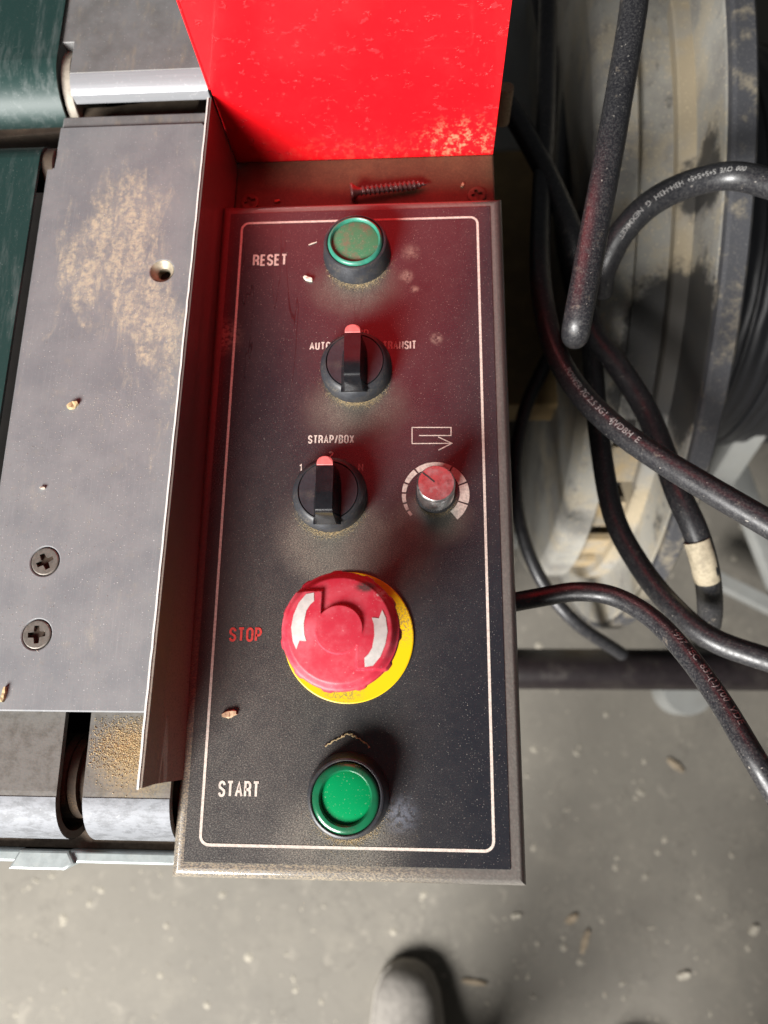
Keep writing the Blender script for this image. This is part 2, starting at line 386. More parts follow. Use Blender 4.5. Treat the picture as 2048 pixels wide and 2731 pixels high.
dm = k.math('MAXIMUM', dm, k.math('MULTIPLY', k.mr(k.noise(38, 6, .75, k.vec((1.4, .5, 1), (.3, .1, 0))), .58, .72), .35))
dm = k.math('MULTIPLY', dm, k.math('MULTIPLY', k.mr(k.noise(330, 7, .8), .34, .62), k.mr(k.noise(150, 5, .7, k.vec((1.5, .6, 1))), .38, .58, .25, 1)))
k.over(k.math('MULTIPLY', dm, .95), (.50, .43, .31)); k.roughen(dm, .85)
k.over(k.math('MULTIPLY', k.mr(k.noise(1500, 2, .5), .68, .75), .7), (.75, .74, .72))
k.over(k.math('MULTIPLY', k.mr(k.noise(420, 3, .6), .66, .74), .3), (.17, .15, .13))
br = k.noise(30, 2, .5, k.vec((90, 2, 1))); k.bump(br, .03, .0002); k.bump(k.noise(900, 3, .6), .12, .0002)
M_TABLE = k.done()
k = Mat('upper_table_steel', (.20, .20, .20), .52, .12)
k.over(k.mr(k.noise(50, 5, .65), .35, .72), (.145, .142, .138)); k.over(k.math('MULTIPLY', k.mr(k.noise(110, 5, .7, k.vec((2, .6, 1))), .5, .75), .4), (.33, .28, .20))
k.over(k.math('MULTIPLY', k.mr(k.noise(1500, 2, .5), .69, .76), .6), (.7, .7, .68)); k.bump(k.noise(900, 3, .6), .12, .0002)
M_TABLE2 = k.done()
k = Mat('worn_bright_steel', (.38, .39, .41), .45, .4)
k.over(k.mr(k.noise(60, 5, .7, k.vec((.25, 6, 6))), .4, .7), (.42, .43, .45)); k.over(k.math('MULTIPLY', k.mr(k.noise(500, 4, .7), .58, .72), .4), (.75, .75, .76))
k.bump(k.noise(40, 3, .6, k.vec((.4, 40, 40))), .25, .0003)
M_BRIGHT = k.done()
M_HOLE = mk_simple('worn_hole_wall', (.40, .34, .25), .5, .2, .4, 300)
k = Mat('scratched_lip_steel', (.20, .208, .225), .6, .2, 0, .35)
k.over(k.mr(k.noise(130, 6, .75, k.vec((1, 2.2, 2.2))), .42, .62), (.13, .135, .145)); k.over(k.math('MULTIPLY', k.mr(k.noise(700, 4, .7), .60, .72), .5), (.36, .36, .36)); k.bump(k.noise(300, 5, .7), .2, .0003)
M_LIP = k.done()
k = Mat('pad_steel', (.135, .13, .125), .6, .1, 0, .35)
z3 = k.sep()
du = k.math('MULTIPLY', k.math('ADD', k.blob((.021, .012, 0), .002, .024, (1, 1.15, .6)), .08), k.mr(k.noise(1000, 5, .7), .30, .58))
k.over(k.mr(k.noise(200, 5, .65), .4, .7), (.085, .08, .075)); k.over(du, (.36, .27, .15)); k.roughen(du, .9)
k.bump(k.noise(800, 3, .6), .2, .0003)
M_PAD = k.done()
k = Mat('green_belt', (.014, .040, .036), .5)
k.over(k.mr(k.noise(60, 5, .7, k.vec((3, .35, 3))), .48, .72), (.075, .10, .096)); k.over(k.math('MULTIPLY', k.mr(k.noise(1500, 2, .5), .68, .76), .4), (.35, .38, .36)); k.bump(k.noise(500, 3, .6), .15)
M_BELT = k.done()
M_BROWN = mk_simple('dusty_brown_steel', (.105, .080, .058), .6, 0, .35, 140, .2, 0, .8, (.24, .19, .13), 60)
M_RUST = mk_simple('sawdust_caked_shaft', (.045, .028, .016), .9, 0, .4, 400, .4, 0, .7, (.22, .13, .06), 60)
M_DARK = mk_simple('dark_machine_interior', (.018, .015, .013), .8, 0, .3, 100)
M_SCREW = mk_simple('dull_zinc', (.24, .215, .19), .45, .5, .35, 500, .15, 0, .7, (.17, .13, .09))
M_RUSTD = mk_simple('rust_brown', (.05, .03, .018), .9)
M_RAIL = mk_simple('zinc_rail', (.40, .44, .44), .4, .4, .2, 200, 0, 0, .4, (.25, .20, .14))
M_DIRT = mk_simple('brown_dirt', (.15, .11, .08), .95, 0, .4, 500, .6)
M_ROLLER = mk_simple('beige_roller_side', (.36, .32, .26), .6, 0, .3, 300, .2)
M_DUST = mk_simple('sawdust_grain', (.62, .47, .26), .9, 0, .35, 900)
M_DUSTP = mk_simple('pale_crumb', (.75, .68, .56), .9, 0, .3, 900)
M_WOOD = mk_simple('splintered_wood', (.62, .42, .26), .8, 0, .4, 900, .3)
M_WSCREW = mk_simple('black_wood_screw', (.20, .10, .095), .32, .6, .3, 500, .1)
# cables, reel, floor
k = Mat('black_cable_rubber', (.011, .011, .014), .36, 0, 0, .7)
k.over(k.math('MULTIPLY', k.mr(k.noise(1100, 4, .7), .42, .70), .6), (.085, .083, .080)); k.over(k.math('MULTIPLY', k.mr(k.noise(130, 5, .75), .60, .74), .7), (.16, .135, .105))
k.over(k.math('MULTIPLY', k.mr(k.noise(700, 2, .5), .70, .76), .6), (.40, .37, .33)); k.roughen(k.mr(k.noise(260, 4, .7), .4, .7), .55); k.bump(k.noise(900, 3, .6), .12)
M_CAB = k.done()
M_CPRINT = mk_simple('white_cable_print', (.36, .35, .34), .6, 0, .6, 2500)
k = Mat('dusty_grey_plastic', (.37, .36, .325), .55)
k.over(k.mr(k.noise(14, 4, .6), .4, .7), (.22, .21, .195)); dd = k.math('MULTIPLY', k.mr(k.noise(22, 6, .75), .48, .60), k.mr(k.noise(900, 3, .6), .36, .56, .35, 1)); k.over(k.math('MULTIPLY', dd, .6), (.46, .39, .27))
k.over(k.math('MULTIPLY', k.mr(k.noise(60, 6, .75, k.vec((3, 1, 1))), .58, .68), .55), (.10, .095, .09))
k.over(k.math('MULTIPLY', k.mr(k.noise(16, 5, .65), .60, .70), .75), (.035, .033, .032)); k.over(k.math('MULTIPLY', k.mr(k.noise(520, 3, .5), .62, .68), .8), (.66, .56, .40))
REEL_C = Vector((.178, .46, -.80))
def RL(px, py, x): return tuple(PX(px, py, x) - REEL_C)
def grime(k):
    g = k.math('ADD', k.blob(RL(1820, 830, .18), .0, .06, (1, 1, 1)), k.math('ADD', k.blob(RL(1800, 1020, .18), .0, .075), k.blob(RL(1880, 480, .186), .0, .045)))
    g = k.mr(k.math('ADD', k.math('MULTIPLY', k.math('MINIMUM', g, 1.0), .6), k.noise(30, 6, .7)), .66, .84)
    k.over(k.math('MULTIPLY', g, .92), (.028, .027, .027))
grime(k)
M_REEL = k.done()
k = Mat('sawdust_groove', (.36, .27, .15), .95)
k.over(k.mr(k.noise(35, 5, .7), .35, .7), (.27, .25, .21)); k.over(k.math('MULTIPLY', k.mr(k.noise(600, 3, .6), .5, .7), .6), (.55, .42, .25)); k.bump(k.noise(500, 3, .7), .5, .0006)
M_GROOVE = k.done()
k = Mat('dusty_ridge_plastic', (.30, .295, .275), .6)
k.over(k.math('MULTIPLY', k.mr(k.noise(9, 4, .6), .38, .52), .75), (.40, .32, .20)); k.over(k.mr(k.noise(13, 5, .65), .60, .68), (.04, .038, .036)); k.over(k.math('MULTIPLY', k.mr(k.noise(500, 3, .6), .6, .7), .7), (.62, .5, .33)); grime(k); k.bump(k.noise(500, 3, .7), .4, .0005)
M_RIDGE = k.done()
k = Mat('black_flange', (.055, .056, .062), .5)
k.over(k.math('MULTIPLY', k.mr(k.noise(28, 6, .75), .48, .64), .75), (.26, .225, .165)); k.over(k.math('MULTIPLY', k.mr(k.noise(900, 3, .6), .55, .7), .4), (.2, .19, .18))
M_FLANGE = k.done()
k = Mat('black_strap_coil', (.014, .0145, .017), .42)
wv = k.n('TexWave', wave_type='BANDS', bands_direction='X'); k.link(k.co, wv.inputs[0]); wv.inputs['Scale'].default_value = 26; wv.inputs['Distortion'].default_value = 1.5
k.bump(wv.outputs['Fac'], .6, .002)
M_COIL = k.done()
k = Mat('workshop_concrete', (.205, .188, .158), .75)
k.over(k.mr(k.noise(2.2, 6, .65), .35, .7), (.162, .149, .127)); k.over(k.math('MULTIPLY', k.mr(k.noise(11, 6, .75), .46, .70), .6), (.255, .233, .193)); k.over(k.math('MULTIPLY', k.mr(k.noise(60, 6, .75), .52, .72), .5), (.15, .135, .112))
k.over(k.math('MULTIPLY', k.mr(k.noise(34, 4, .7, None, .8), .60, .68), .45), (.33, .30, .25)); k.over(k.math('MULTIPLY', k.mr(k.math('ABSOLUTE', k.math('SUBTRACT', k.noise(3.1, 6, .6), .5)), .006, .0), .35), (.12, .108, .09))
k.bump(k.noise(60, 5, .7), .25, .002)
M_FLOOR = k.done()
M_CAB1 = mk_simple('brown_plywood', (.38, .26, .12), .75, 0, .35, 40, .2, 0, .7, (.42, .31, .18), 40)
M_CAB2 = mk_simple('grey_cabinet_paint', (.33, .335, .32), .5, 0, .15, 20, 0, 0, .3, (.3, .26, .2), 30)
M_STEELB = mk_simple('black_bar_paint', (.016, .012, .013), .35, 0, .4, 200, .1, 0, .4, (.10, .085, .07), 50)
M_CRUMB = mk_simple('floor_crumb', (.40, .365, .30), .95, 0, .3, 60)
M_FCHIP = mk_simple('floor_wood_chip', (.36, .29, .205), .95, 0, .35, 60)
M_FPALE = mk_simple('floor_pale_chip', (.50, .46, .38), .95, 0, .3, 60)
M_SHOE = mk_simple('grey_suede', (.34, .315, .285), .95, 0, .25, 120, .3)
M_SOLE = mk_simple('pale_rubber', (.42, .39, .35), .7, 0, .2, 120)
M_TROUS = mk_simple('dark_trouser_cloth', (.06, .055, .05), .95, 0, .25, 200, .3)

# ------------------------------------------------------------------ floor
obj('floor', ([(-4, -4, -.85), (4, -4, -.85), (4, 4, -.85), (-4, 4, -.85)], [(0, 1, 2, 3)]), M_FLOOR, smooth=False)['kind'] = 'structure'

# ------------------------------------------------------------------ control console
con = thing('control_console', 'grey control console with black push button panel and tall red back plate', 'control panel', ROOT_C)
LZ = -.017
# lid: sheet with rounded edges
lid = obj('console_lid', box(-.1005, .0388, -.0712, .2362, -.11, -.0004, .0042, 5, True), M_HAM, con)
film = obj('panel_film', prism([(-.0952, -.0648), (.0325, -.0648), (.0325, .2302), (-.0952, .2302)], -.0006, 0), M_FILM, con, smooth=False)
for f in film.data.polygons: pass
# white outline with rounded corners (printed, a hair above the film)
def rrect(x0, x1, y0, y1, r, n=8):
    out = []
    for cx, cy, a0 in ((x1 - r, y1 - r, 0), (x0 + r, y1 - r, 90), (x0 + r, y0 + r, 180), (x1 - r, y0 + r, 270)):
        for i in range(n + 1):
            a = R(a0 + 90 * i / n); out.append((cx + r * math.cos(a), cy + r * math.sin(a)))
    return out
def band(outer, inner, z):
    n = len(outer); vs = [(p[0], p[1], z) for p in outer] + [(p[0], p[1], z) for p in inner]
    return vs, [(i, (i + 1) % n, n + (i + 1) % n, n + i) for i in range(n)]
ZP = .00015
obj('border_line', band(rrect(-.0896, .0269, -.0590, .2250, .0042), rrect(-.0885, .0258, -.0579, .2239, .0031), ZP), M_PRINT, con, smooth=False)
flat_text('RESET', 674, 765, 709, 678, ZP, M_PRINT, con, 'cream RESET lettering')
flat_text('AUTO', 825, 881, 933, 912, ZP, M_PRINT, con, 'cream AUTO lettering')
flat_text('HAND', 921, 983, 895, 879, ZP, M_PRINT, con, 'cream lettering half hidden by the selector tip')
flat_text('TRANSIT', 1021, 1110, 932, 909, ZP, M_PRINT, con, 'cream TRANSIT lettering')
flat_text('STRAP/BOX', 821, 944, 1183, 1160, ZP, M_PRINT, con, 'cream STRAP/BOX lettering')
flat_text('1', 797, 805, 1257, 1237, ZP, M_PRINT, con, 'cream figure 1')
flat_text('2', 876, 889, 1224, 1204, ZP, M_PRINT, con, 'cream figure 2 half hidden by the selector tip')
flat_text('N', 955, 969, 1256, 1236, ZP, M_PRINT, con, 'cream letter N')
flat_text('STOP', 610, 697, 1712, 1673, ZP, M_PRINTR, con, 'red STOP lettering')
flat_text('START', 581, 691, 2127, 2082, ZP, M_PRINT, con, 'cream START lettering')
def stroke(pts, wd, z):
    vs, fs = [], []
    for a, b in zip(pts, pts[1:]):
        a, b = Vector(a[:2]), Vector(b[:2]); d = (b - a).normalized(); n = Vector((-d.y, d.x)) * wd / 2; k = len(vs); a = a - d * wd / 2; b = b + d * wd / 2
        vs += [(*(a + n), z), (*(a - n), z), (*(b - n), z), (*(b + n), z)]; fs.append((k, k + 1, k + 2, k + 3)); z += 2e-6
    return vs, fs
ARW = [P(700 + .3918 * x, 1100 + .3918 * y, ZP) for x, y in ((1070, 157), (1283, 157), (1283, 102), (1018, 102), (1018, 212), (1287, 210))]
a_v, a_f = stroke(ARW, .00045, ZP)
HD = [P(700 + .3918 * x, 1100 + .3918 * y, ZP) for x, y in ((1198, 168), (1289, 210), (1200, 255))]
b_v, b_f = stroke(HD, .00045, ZP + 2e-5)
obj('arrow_symbol', (a_v + b_v, a_f + [tuple(i + len(a_v) for i in f) for f in b_f]), M_PRINT, con, 'thin cream folded arrow symbol', smooth=False)
# speed scale: tapering ring of segments
cen = P(1161.5, 1318, ZP); Rr = (P(1252, 1318, ZP) - cen).length
gaps = [222, 211.4, 196.7, 177.4, 158.5, 128.3, 59.3, 21.5, -18.3, -50.7]
for i in range(len(gaps) - 1):
    a0, a1 = gaps[i] - (1.6 if i else 0), gaps[i + 1] + (1.6 if i < len(gaps) - 2 else 0); vs, fs = [], []; n = 8
    for k in range(n + 1):
        a = a0 + (a1 - a0) * k / n; th = Rr * (.085 + .245 * (222 - a) / 273)
        for rr in (Rr, Rr - th): vs.append((cen.x + rr * math.cos(R(a)), cen.y + rr * math.sin(R(a)), ZP))
    for k in range(n): fs.append((2 * k, 2 * k + 2, 2 * k + 3, 2 * k + 1))
    obj('scale_mark', (vs, fs), M_PRINT, con, smooth=False)

# side guard: bent sheet between console and table
def sheet(prof_far, prof_near, y_far, y_near, t, corner=0.0, n=14):
    """profile points (x, z) swept from far to near, thickness t towards -x/-z side"""
    vs, fs = [], []; m_ = len(prof_far)
    def off(pr):
        o = []
        for i in range(len(pr)):
            a, b = Vector(pr[max(i - 1, 0)]), Vector(pr[min(i + 1, len(pr) - 1)]); d = (b - a).normalized(); nn = Vector((d.y, -d.x))
            o.append(Vector(pr[i]) + nn * (-t) if nn.x > 0 else Vector(pr[i]) + nn * t)
        return o
    for j in range(n + 1):
        u = j / n; pr = [(a[0] + (b[0] - a[0]) * u, a[1] + (b[1] - a[1]) * u) for a, b in zip(prof_far, prof_near)]
        y = y_far + (y_near - y_far) * u; op = off(pr)
        for q in (pr, op):
            for (x, z) in q: vs.append((x, y, z))
    W = 2 * m_
    for j in range(n):
        o, p = j * W, (j + 1) * W
        for i in range(m_ - 1):
            fs.append((o + i, p + i, p + i + 1, o + i + 1)); fs.append((o + m_ + i, o + m_ + i + 1, p + m_ + i + 1, p + m_ + i))
        fs.append((o, o + m_, p + m_, p)); fs.append((o + m_ - 1, p + m_ - 1, p + 2 * m_ - 1, o + 2 * m_ - 1))
    for o in (0, n * W):
        for i in range(m_ - 1): fs.append((o + i, o + i + 1, o + m_ + i + 1, o + m_ + i))
    bm = bmesh.new(); bv = [bm.verts.new(v) for v in vs]
    for f in fs: bm.faces.new([bv[i] for i in f])
    bmesh.ops.recalc_face_normals(bm, faces=bm.faces[:]); return bm
far = [(-.1000, .0275), (-.0998, .012), (-.0996, .002), (-.0993, -.008), (-.0990, -.017)]
near = [(-.1040, .0275), (-.1040, .0155), (-.1030, .0115), (-.1000, .0040), (-.0960, -.006)]
obj('side_guard', sheet(far, near, .2735, -.0345, .0017), M_GUARD, con)
# sheared top arris of the guard, door-light highlight put into its pale colour
vs, fs = [], []
for j in range(61):
    u = j / 60; x = -.1000 - .004 * u - .0017; y = .2735 + (-.0350 - .2735) * u; jx = random.uniform(-.00012, .00012)
    vs += [(x - .00035 + jx, y, .0274), (x + .0006 + jx, y, .0279), (x - .0005, y, .0262)]
for j in range(60):
    a, b = 3 * j, 3 * j + 3; fs += [(a, b, b + 1, a + 1), (a, a + 2, b + 2, b)]
obj('guard_edge', (vs, fs), M_EDGE, con, 'bright sheared top edge')
# tray behind the lid, back plate
obj('tray_ledge', box(-.099, .0372, .20, .2752, LZ - .09, LZ, .001, 2, True), M_TRAY, con)
bp = box(-.0998, .0368, .2757, .2780, LZ - .001, .62)
obj('back_plate', bp, M_RED, con, 'tall glossy red back plate with flaking paint')
obj('back_plate_flange', box(-.1016, -.0999, .2765, .32, .0285, .62, .0008, 2), M_RED, con)
# screws in the ledge
def screw_head(name, parent, c, r, rot, mat=M_SCREW, dome=.0006):
    s = sub(name, parent, c)
    cr = []
    wdt, ln = r * .17, r * .62
    for q in range(4):
        a = rot + q * math.pi / 2
        for dx, dy in ((ln, -wdt), (ln, wdt), (wdt * 1.25, wdt * 1.25)):
            cr.append((c[0] + dx * math.cos(a) - dy * math.sin(a), c[1] + dx * math.sin(a) + dy * math.cos(a)))
    bm = prism(ring_pts(c, r, 28), c[2] - .0030, c[2] + dome, r * .08, [cr], False)
    obj('head', bm, mat, s)
    obj('cross_recess', prism(cr, c[2] - .0030, c[2] - .0012), M_RUSTD, s, smooth=False)
    return s
for px, py, a in ((667, 541, .4), (1272, 522, .25)):
    c = P(px, py, LZ); screw_head('screw', con, (c.x, c.y, LZ + .0003), .0048, a, mk_simple('painted_screw', (.14, .09, .06), .5, .2) if px < 700 else bpy.data.materials['painted_screw'])

# push buttons
def push_button(c, label, lens, rim, h=.0105, ri=.0099):
    s = sub('push_button', con, (*c, 0), label)
    bz = [(.0163, .0), (.0163, .0018), (.0158, .0040), (.0150, h - .0012), (.0145, h - .0003), (.0138, h), (.0134, h - .0002), (.0131, h - .0010), (.0131, h - .004)]
    obj('bezel', lathe(bz, (*c, 0), 72), M_BEZ, s)
    lr = [(.0130, h - .004), (.0130, h - .0002), (.0128, h + .0004), (.0124, h + .0008), (ri * .4 + .0124 * .6, h + .0011), (ri + .0004, h + .0012), (ri, h + .0009), (ri - .0003, h + .0002), (ri - .0004, h - .0004)]
    obj('lens_rim', lathe(lr, (*c, 0), 72), rim, s)
    ld = [(ri - .00035, h - .0005), (ri - .001, h - .0003), (.0060, h + .0000), (.003, h + .0002), (.0, h + .0002)]
    obj('lens', lathe(ld, (*c, 0), 72), lens, s)
push_button((-.0317, .2055), 'dusty dark green RESET push button', M_LENSD, M_LENSRD, .0105, .0113)
push_button((-.0305, -.0388), 'clean bright green START push button', M_LENS, M_LENSR)

# selector knobs
def selector(c, label):
    s = sub('selector_knob', con, (*c, 0), label)
    bz = [(.0164, 0), (.0164, .0035), (.0160, .0058), (.0150, .0078), (.0138, .0090), (.0132, .0092), (.0130, .0086), (.0127, .0083), (.0126, .0092), (.0, .0094)]
    obj('bezel', lathe(bz, (*c, 0), 72), M_BEZ, s)
    # lever: lofted along y; (y, half width top, half width base, top z)
    base = .0088
    st = [(-.0150, .0040, .0060, .0100), (-.0143, .0038, .0060, .0125), (-.0128, .0036, .0060, .0188), (-.0119, .0035, .0060, .0203), (-.0108, .0035, .0060, .0209), (-.004, .0035, .0062, .0212),
          (.003, .0036, .0058, .0212), (.0070, .0036, .0050, .0212), (.0088, .0034, .0044, .0211), (.0100, .0027, .0036, .0208), (.0108, .0015, .0022, .0203), (.0110, .0003, .0008, .0198)]
    vs, fs = [], []; nl = 7
    for y, a, b, z in st:
        for sx in (1, -1):
            row = []
            for q in range(nl):
                t = q / (nl - 1); hw = b + (a - b) * min(1, 1.25 * t) ** .6 if sx > 0 else b + (a - b) * t ** .6
                zz = base + (z - base) * t
                if q == nl - 1: zz = z
                row.append((c[0] + sx * hw, c[1] + y, zz))
            vs += row if sx > 0 else row[::-1]
    n2 = 2 * nl
    for i in range(len(st) - 1):
        for q in range(n2 - 1): fs.append((i * n2 + q, i * n2 + q + 1, (i + 1) * n2 + q + 1, (i + 1) * n2 + q))
    fs.append(tuple(range(n2))); fs.append(tuple((len(st) - 1) * n2 + q for q in range(n2))[::-1])
    bm = bmesh.new(); bv = [bm.verts.new(v) for v in vs]
    for f in fs: bm.faces.new([bv[i] for i in f])
    bmesh.ops.recalc_face_normals(bm, faces=bm.faces[:])
    obj('lever', bm, M_KNOB, s)
    out = [(c[0] - .0034, c[1] + .0074), (c[0] + .0034, c[1] + .0074), (c[0] + .0034, c[1] + .0086)]
    for q in range(9):
        a = math.pi * q / 8; out.append((c[0] + .0034 * math.cos(a), c[1] + .0088 + .0026 * math.sin(a)))
    out.append((c[0] - .0034, c[1] + .0086))
    obj('pointer_inlay', prism(out, .0180, .0215, .0003), M_TIP, s)
selector((-.0308, .1449), 'black selector knob between AUTO and TRANSIT')
selector((-.0411, .0844), 'black selector knob under STRAP/BOX')

# knurled speed knob
c = (.0050, .0848)
s = sub('speed_knob', con, (*c, 0), 'small knurled aluminium knob inside a scale')
n, rows = 90, 14; vs, fs = [], []
for j in range(rows + 1):
    z = .002 + .0140 * j / rows
    for i in range(n):
        rr = .0079 + (.00016 if (i + j) % 2 == 0 else -.00016); a = 2 * math.pi * i / n; vs.append((c[0] + rr * math.cos(a), c[1] + rr * math.sin(a), z))
for j in range(rows):
    for i in range(n): fs.append((j * n + i, j * n + (i + 1) % n, (j + 1) * n + (i + 1) % n, (j + 1) * n + i))
obj('knurled_sleeve', (vs, fs), M_ALU, s, smooth=False)
obj('knob_cap', lathe([(.0079, .0159), (.0080, .0162), (.0077, .0172), (.0074, .0175), (.0, .0175)], (*c, 0), 56), M_ALU, s)
obj('knob_skirt', lathe([(.0086, 0), (.0086, .0016), (.0080, .0022), (.0076, .0022)], (*c, 0), 48), M_BEZ, s)
a = R(140); d = Vector((math.cos(a), math.sin(a))); nn = Vector((-d.y, d.x)) * .00032; q0, q1 = Vector(c) + d * .0008, Vector(c) + d * .0073
obj('pointer_groove', ([(*(q0 + nn), .01762), (*(q0 - nn), .01762), (*(q1 - nn), .01762), (*(q1 + nn), .01762)], [(0, 1, 2, 3)]), M_GREY, s, smooth=False)

# emergency stop
c = Vector((-.0318, .0231, 0)); s = sub('emergency_stop', con, c, 'red mushroom emergency stop button on a yellow disc')
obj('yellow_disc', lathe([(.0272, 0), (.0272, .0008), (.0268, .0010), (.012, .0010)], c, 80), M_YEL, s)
obj('stem', lathe([(.0125, .0009), (.0125, .010), (.011, .012), (.011, .027)], c, 48), M_BEZ, s)
RC = .0222; ZT = .0345
def smooth01(t): t = max(0, min(1, t)); return t * t * (3 - 2 * t)
K = RC / 436.0                                # photo-crop units of the cap to metres
def cap_h(x, y):
    """height of the cap's top: domed, with a raised centre disc and two raised wings that fade round"""
    r = math.hypot(x, y); u, v = x / K, y / K
    h = ZT - .0020 * (r / RC) ** 2 - .0022 * smooth01((r - .87 * RC) / (.13 * RC))
    d = 1 - smooth01((r / K - 172) / 10)
    def wing(u, v):                           # left wing: bounded above by v = 285, right by u = -135
        e = min((285 - v) / 11, (-130 - u) / 11)
        if u > -125 or v > 295: return 0
        ang = math.degrees(math.atan2(v, -u)); fade = smooth01((ang + 40) / 60)
        return smooth01(e + .5) * fade
    return h + .0013 * max(d, wing(u, v), wing(-u, -v))
na, nr = 288, 74; vs, fs = [], []
for j in range(nr + 1):
    for i in range(na):
        a = 2 * math.pi * i / na; r = RC * j / nr
        x, y = r * math.cos(a), r * math.sin(a)
        vs.append((c.x + x, c.y + y, cap_h(x, y)))
for j in range(nr):
    for i in range(na): fs.append((j * na + i, j * na + (i + 1) % na, (j + 1) * na + (i + 1) % na, (j + 1) * na + i))
def scal(a): return .0007 * smooth01((math.cos(a * 11 + .6) - .35) / .5)
prev = nr * na
for z, dr, sc in ((ZT - .0049, .0003, .6), (ZT - .0062, .0004, 1), (ZT - .0088, .0002, 1), (ZT - .0098, -.0008, .5), (ZT - .0102, -.0030, 0), (ZT - .0095, -.0110, 0)):
    k0 = len(vs)
    for i in range(na):
        a = 2 * math.pi * i / na; r = RC + dr + sc * scal(a); vs.append((c.x + r * math.cos(a), c.y + r * math.sin(a), z))
    for i in range(na): fs.append((prev + i, prev + (i + 1) % na, k0 + (i + 1) % na, k0 + i))
    prev = k0
bm = bmesh.new(); bv = [bm.verts.new(v) for v in vs]
for f in fs: bm.faces.new([bv[i] for i in f])
bmesh.ops.remove_doubles(bm, verts=bm.verts[:], dist=1e-7)
bmesh.ops.recalc_face_normals(bm, faces=bm.faces[:])
obj('mushroom_cap', bm, M_STOP, s)
def arrow(flip):
    # outline in crop units relative to the cap centre: curved body, slanted tail, barbed head
    pts = [(-252, 258), (-305, 193), (-340, 103), (-355, 13), (-340, -87), (-313, -145), (-290, -82), (-238, -87), (-255, -37), (-260, 43), (-245, 133), (-218, 178), (-190, 205), (-194, 268)]
    g = -1 if flip else 1
    bm = prism([(c.x + g * x * K, c.y + g * y * K) for x, y in pts], 0, .001)
    bmesh.ops.delete(bm, geom=[f for f in bm.faces if any(v.co.z < .0005 for v in f.verts)], context='FACES')
    bmesh.ops.subdivide_edges(bm, edges=bm.edges[:], cuts=4, use_grid_fill=True)
    for v in bm.verts: v.co.z = cap_h(v.co.x - c.x, v.co.y - c.y) + .00014
    bm.normal_update()
    if sum(f.normal.z for f in bm.faces) < 0: bmesh.ops.reverse_faces(bm, faces=bm.faces[:])
    obj('arrow_inlay', bm, M_WHITE, s)
arrow(False); arrow(True)

# ------------------------------------------------------------------ conveyor table on the left
tb = thing('conveyor_table', 'worn grey steel conveyor table with green belts beside the control panel', 'conveyor table', TROOT)
TZ = .010
hole = P(432, 722, TZ)
xr = -.1062
outline = [(P(95, 450, TZ).x, P(95, 450, TZ).y), (P(146, 446, TZ).x, P(146, 446, TZ).y), (P(160, 336, TZ).x, P(160, 336, TZ).y)]
yt = P(300, 335, TZ).y
outline = [(-.1868, -.0083), (xr, -.0083), (xr, yt - .004), (xr - .004, yt), (-.1830, yt), (-.1832, P(146, 446, TZ).y), (-.1868, P(146, 446, TZ).y)]
plate = obj('table_plate', prism(outline, TZ - .006, TZ, .0006, [ring_pts(hole, .0056, 30)] + [ring_pts(P(px, py, TZ), .0063, 30) for px, py in ((120, 1497), (98, 1692))]), M_TABLE, tb)
obj('countersink', lathe([(.0056, TZ - .0001), (.0052, TZ - .0008), (.0031, TZ - .0030), (.0030, TZ - .009)], (hole.x, hole.y, 0), 40), M_HOLE, tb, 'worn empty countersunk hole')
obj('hole_bottom', lathe([(.0034, TZ - .008), (.0, TZ - .008)], (hole.x, hole.y, 0), 24), M_DARK, tb)
# rolled back edge of the plate facing the strap slot
obj('plate_nose', box(-.1830, -.1075, yt + .0002, yt + .0075, TZ - .012, TZ - .0012, .0010, 3), M_TABLE2, tb)
for px, py, a in ((120, 1497, .5), (98, 1692, .1)):
    q = P(px, py, TZ); screw_head('screw', tb, (q.x, q.y, TZ - .0001), .0060, a, M_SCREW, .0003)
    obj('screw_seat', lathe([(.0066, TZ - .0030), (.0, TZ - .0030)], (q.x, q.y, 0), 36), M_DARK, tb)
# upper plate with worn bright nose
yn = P(380, 188, TZ + .003).y; UZ = TZ + .003
x0u = -.1806
obj('upper_plate', prism([(x0u, yn), (-.1035, yn), (-.1035, .52), (-.1868, .52), (-.1868, P(200, 112, UZ).y), (x0u, P(200, 112, UZ).y)], UZ - .006, UZ, .0004), M_TABLE2, tb)
def profile_x(prof, x0, x1):
    n = len(prof); vs = [(x0, y, z) for y, z in prof] + [(x1, y, z) for y, z in prof]
    fs = [(i, (i + 1) % n, n + (i + 1) % n, n + i) for i in range(n)] + [tuple(range(n))[::-1], tuple(range(n, 2 * n))]
    bm = bmesh.new(); bv = [bm.verts.new(v) for v in vs]
    for f in fs: bm.faces.new([bv[i] for i in f])
    bmesh.ops.recalc_face_normals(bm, faces=bm.faces[:]); return bm
yb = P(380, 246, UZ - .004).y
obj('plate_nose', profile_x([(yn - .0001, UZ - .0001), ((yn + yb) / 2, UZ - .0012), (yb + .001, UZ - .0034), (yb, UZ - .0045), (yb, UZ - .010), (yb + .004, UZ - .011), (yn - .0001, UZ - .011)], x0u + .0002, P(545, 240, UZ).x), M_BRIGHT, tb, 'bright worn front edge of the upper plate')
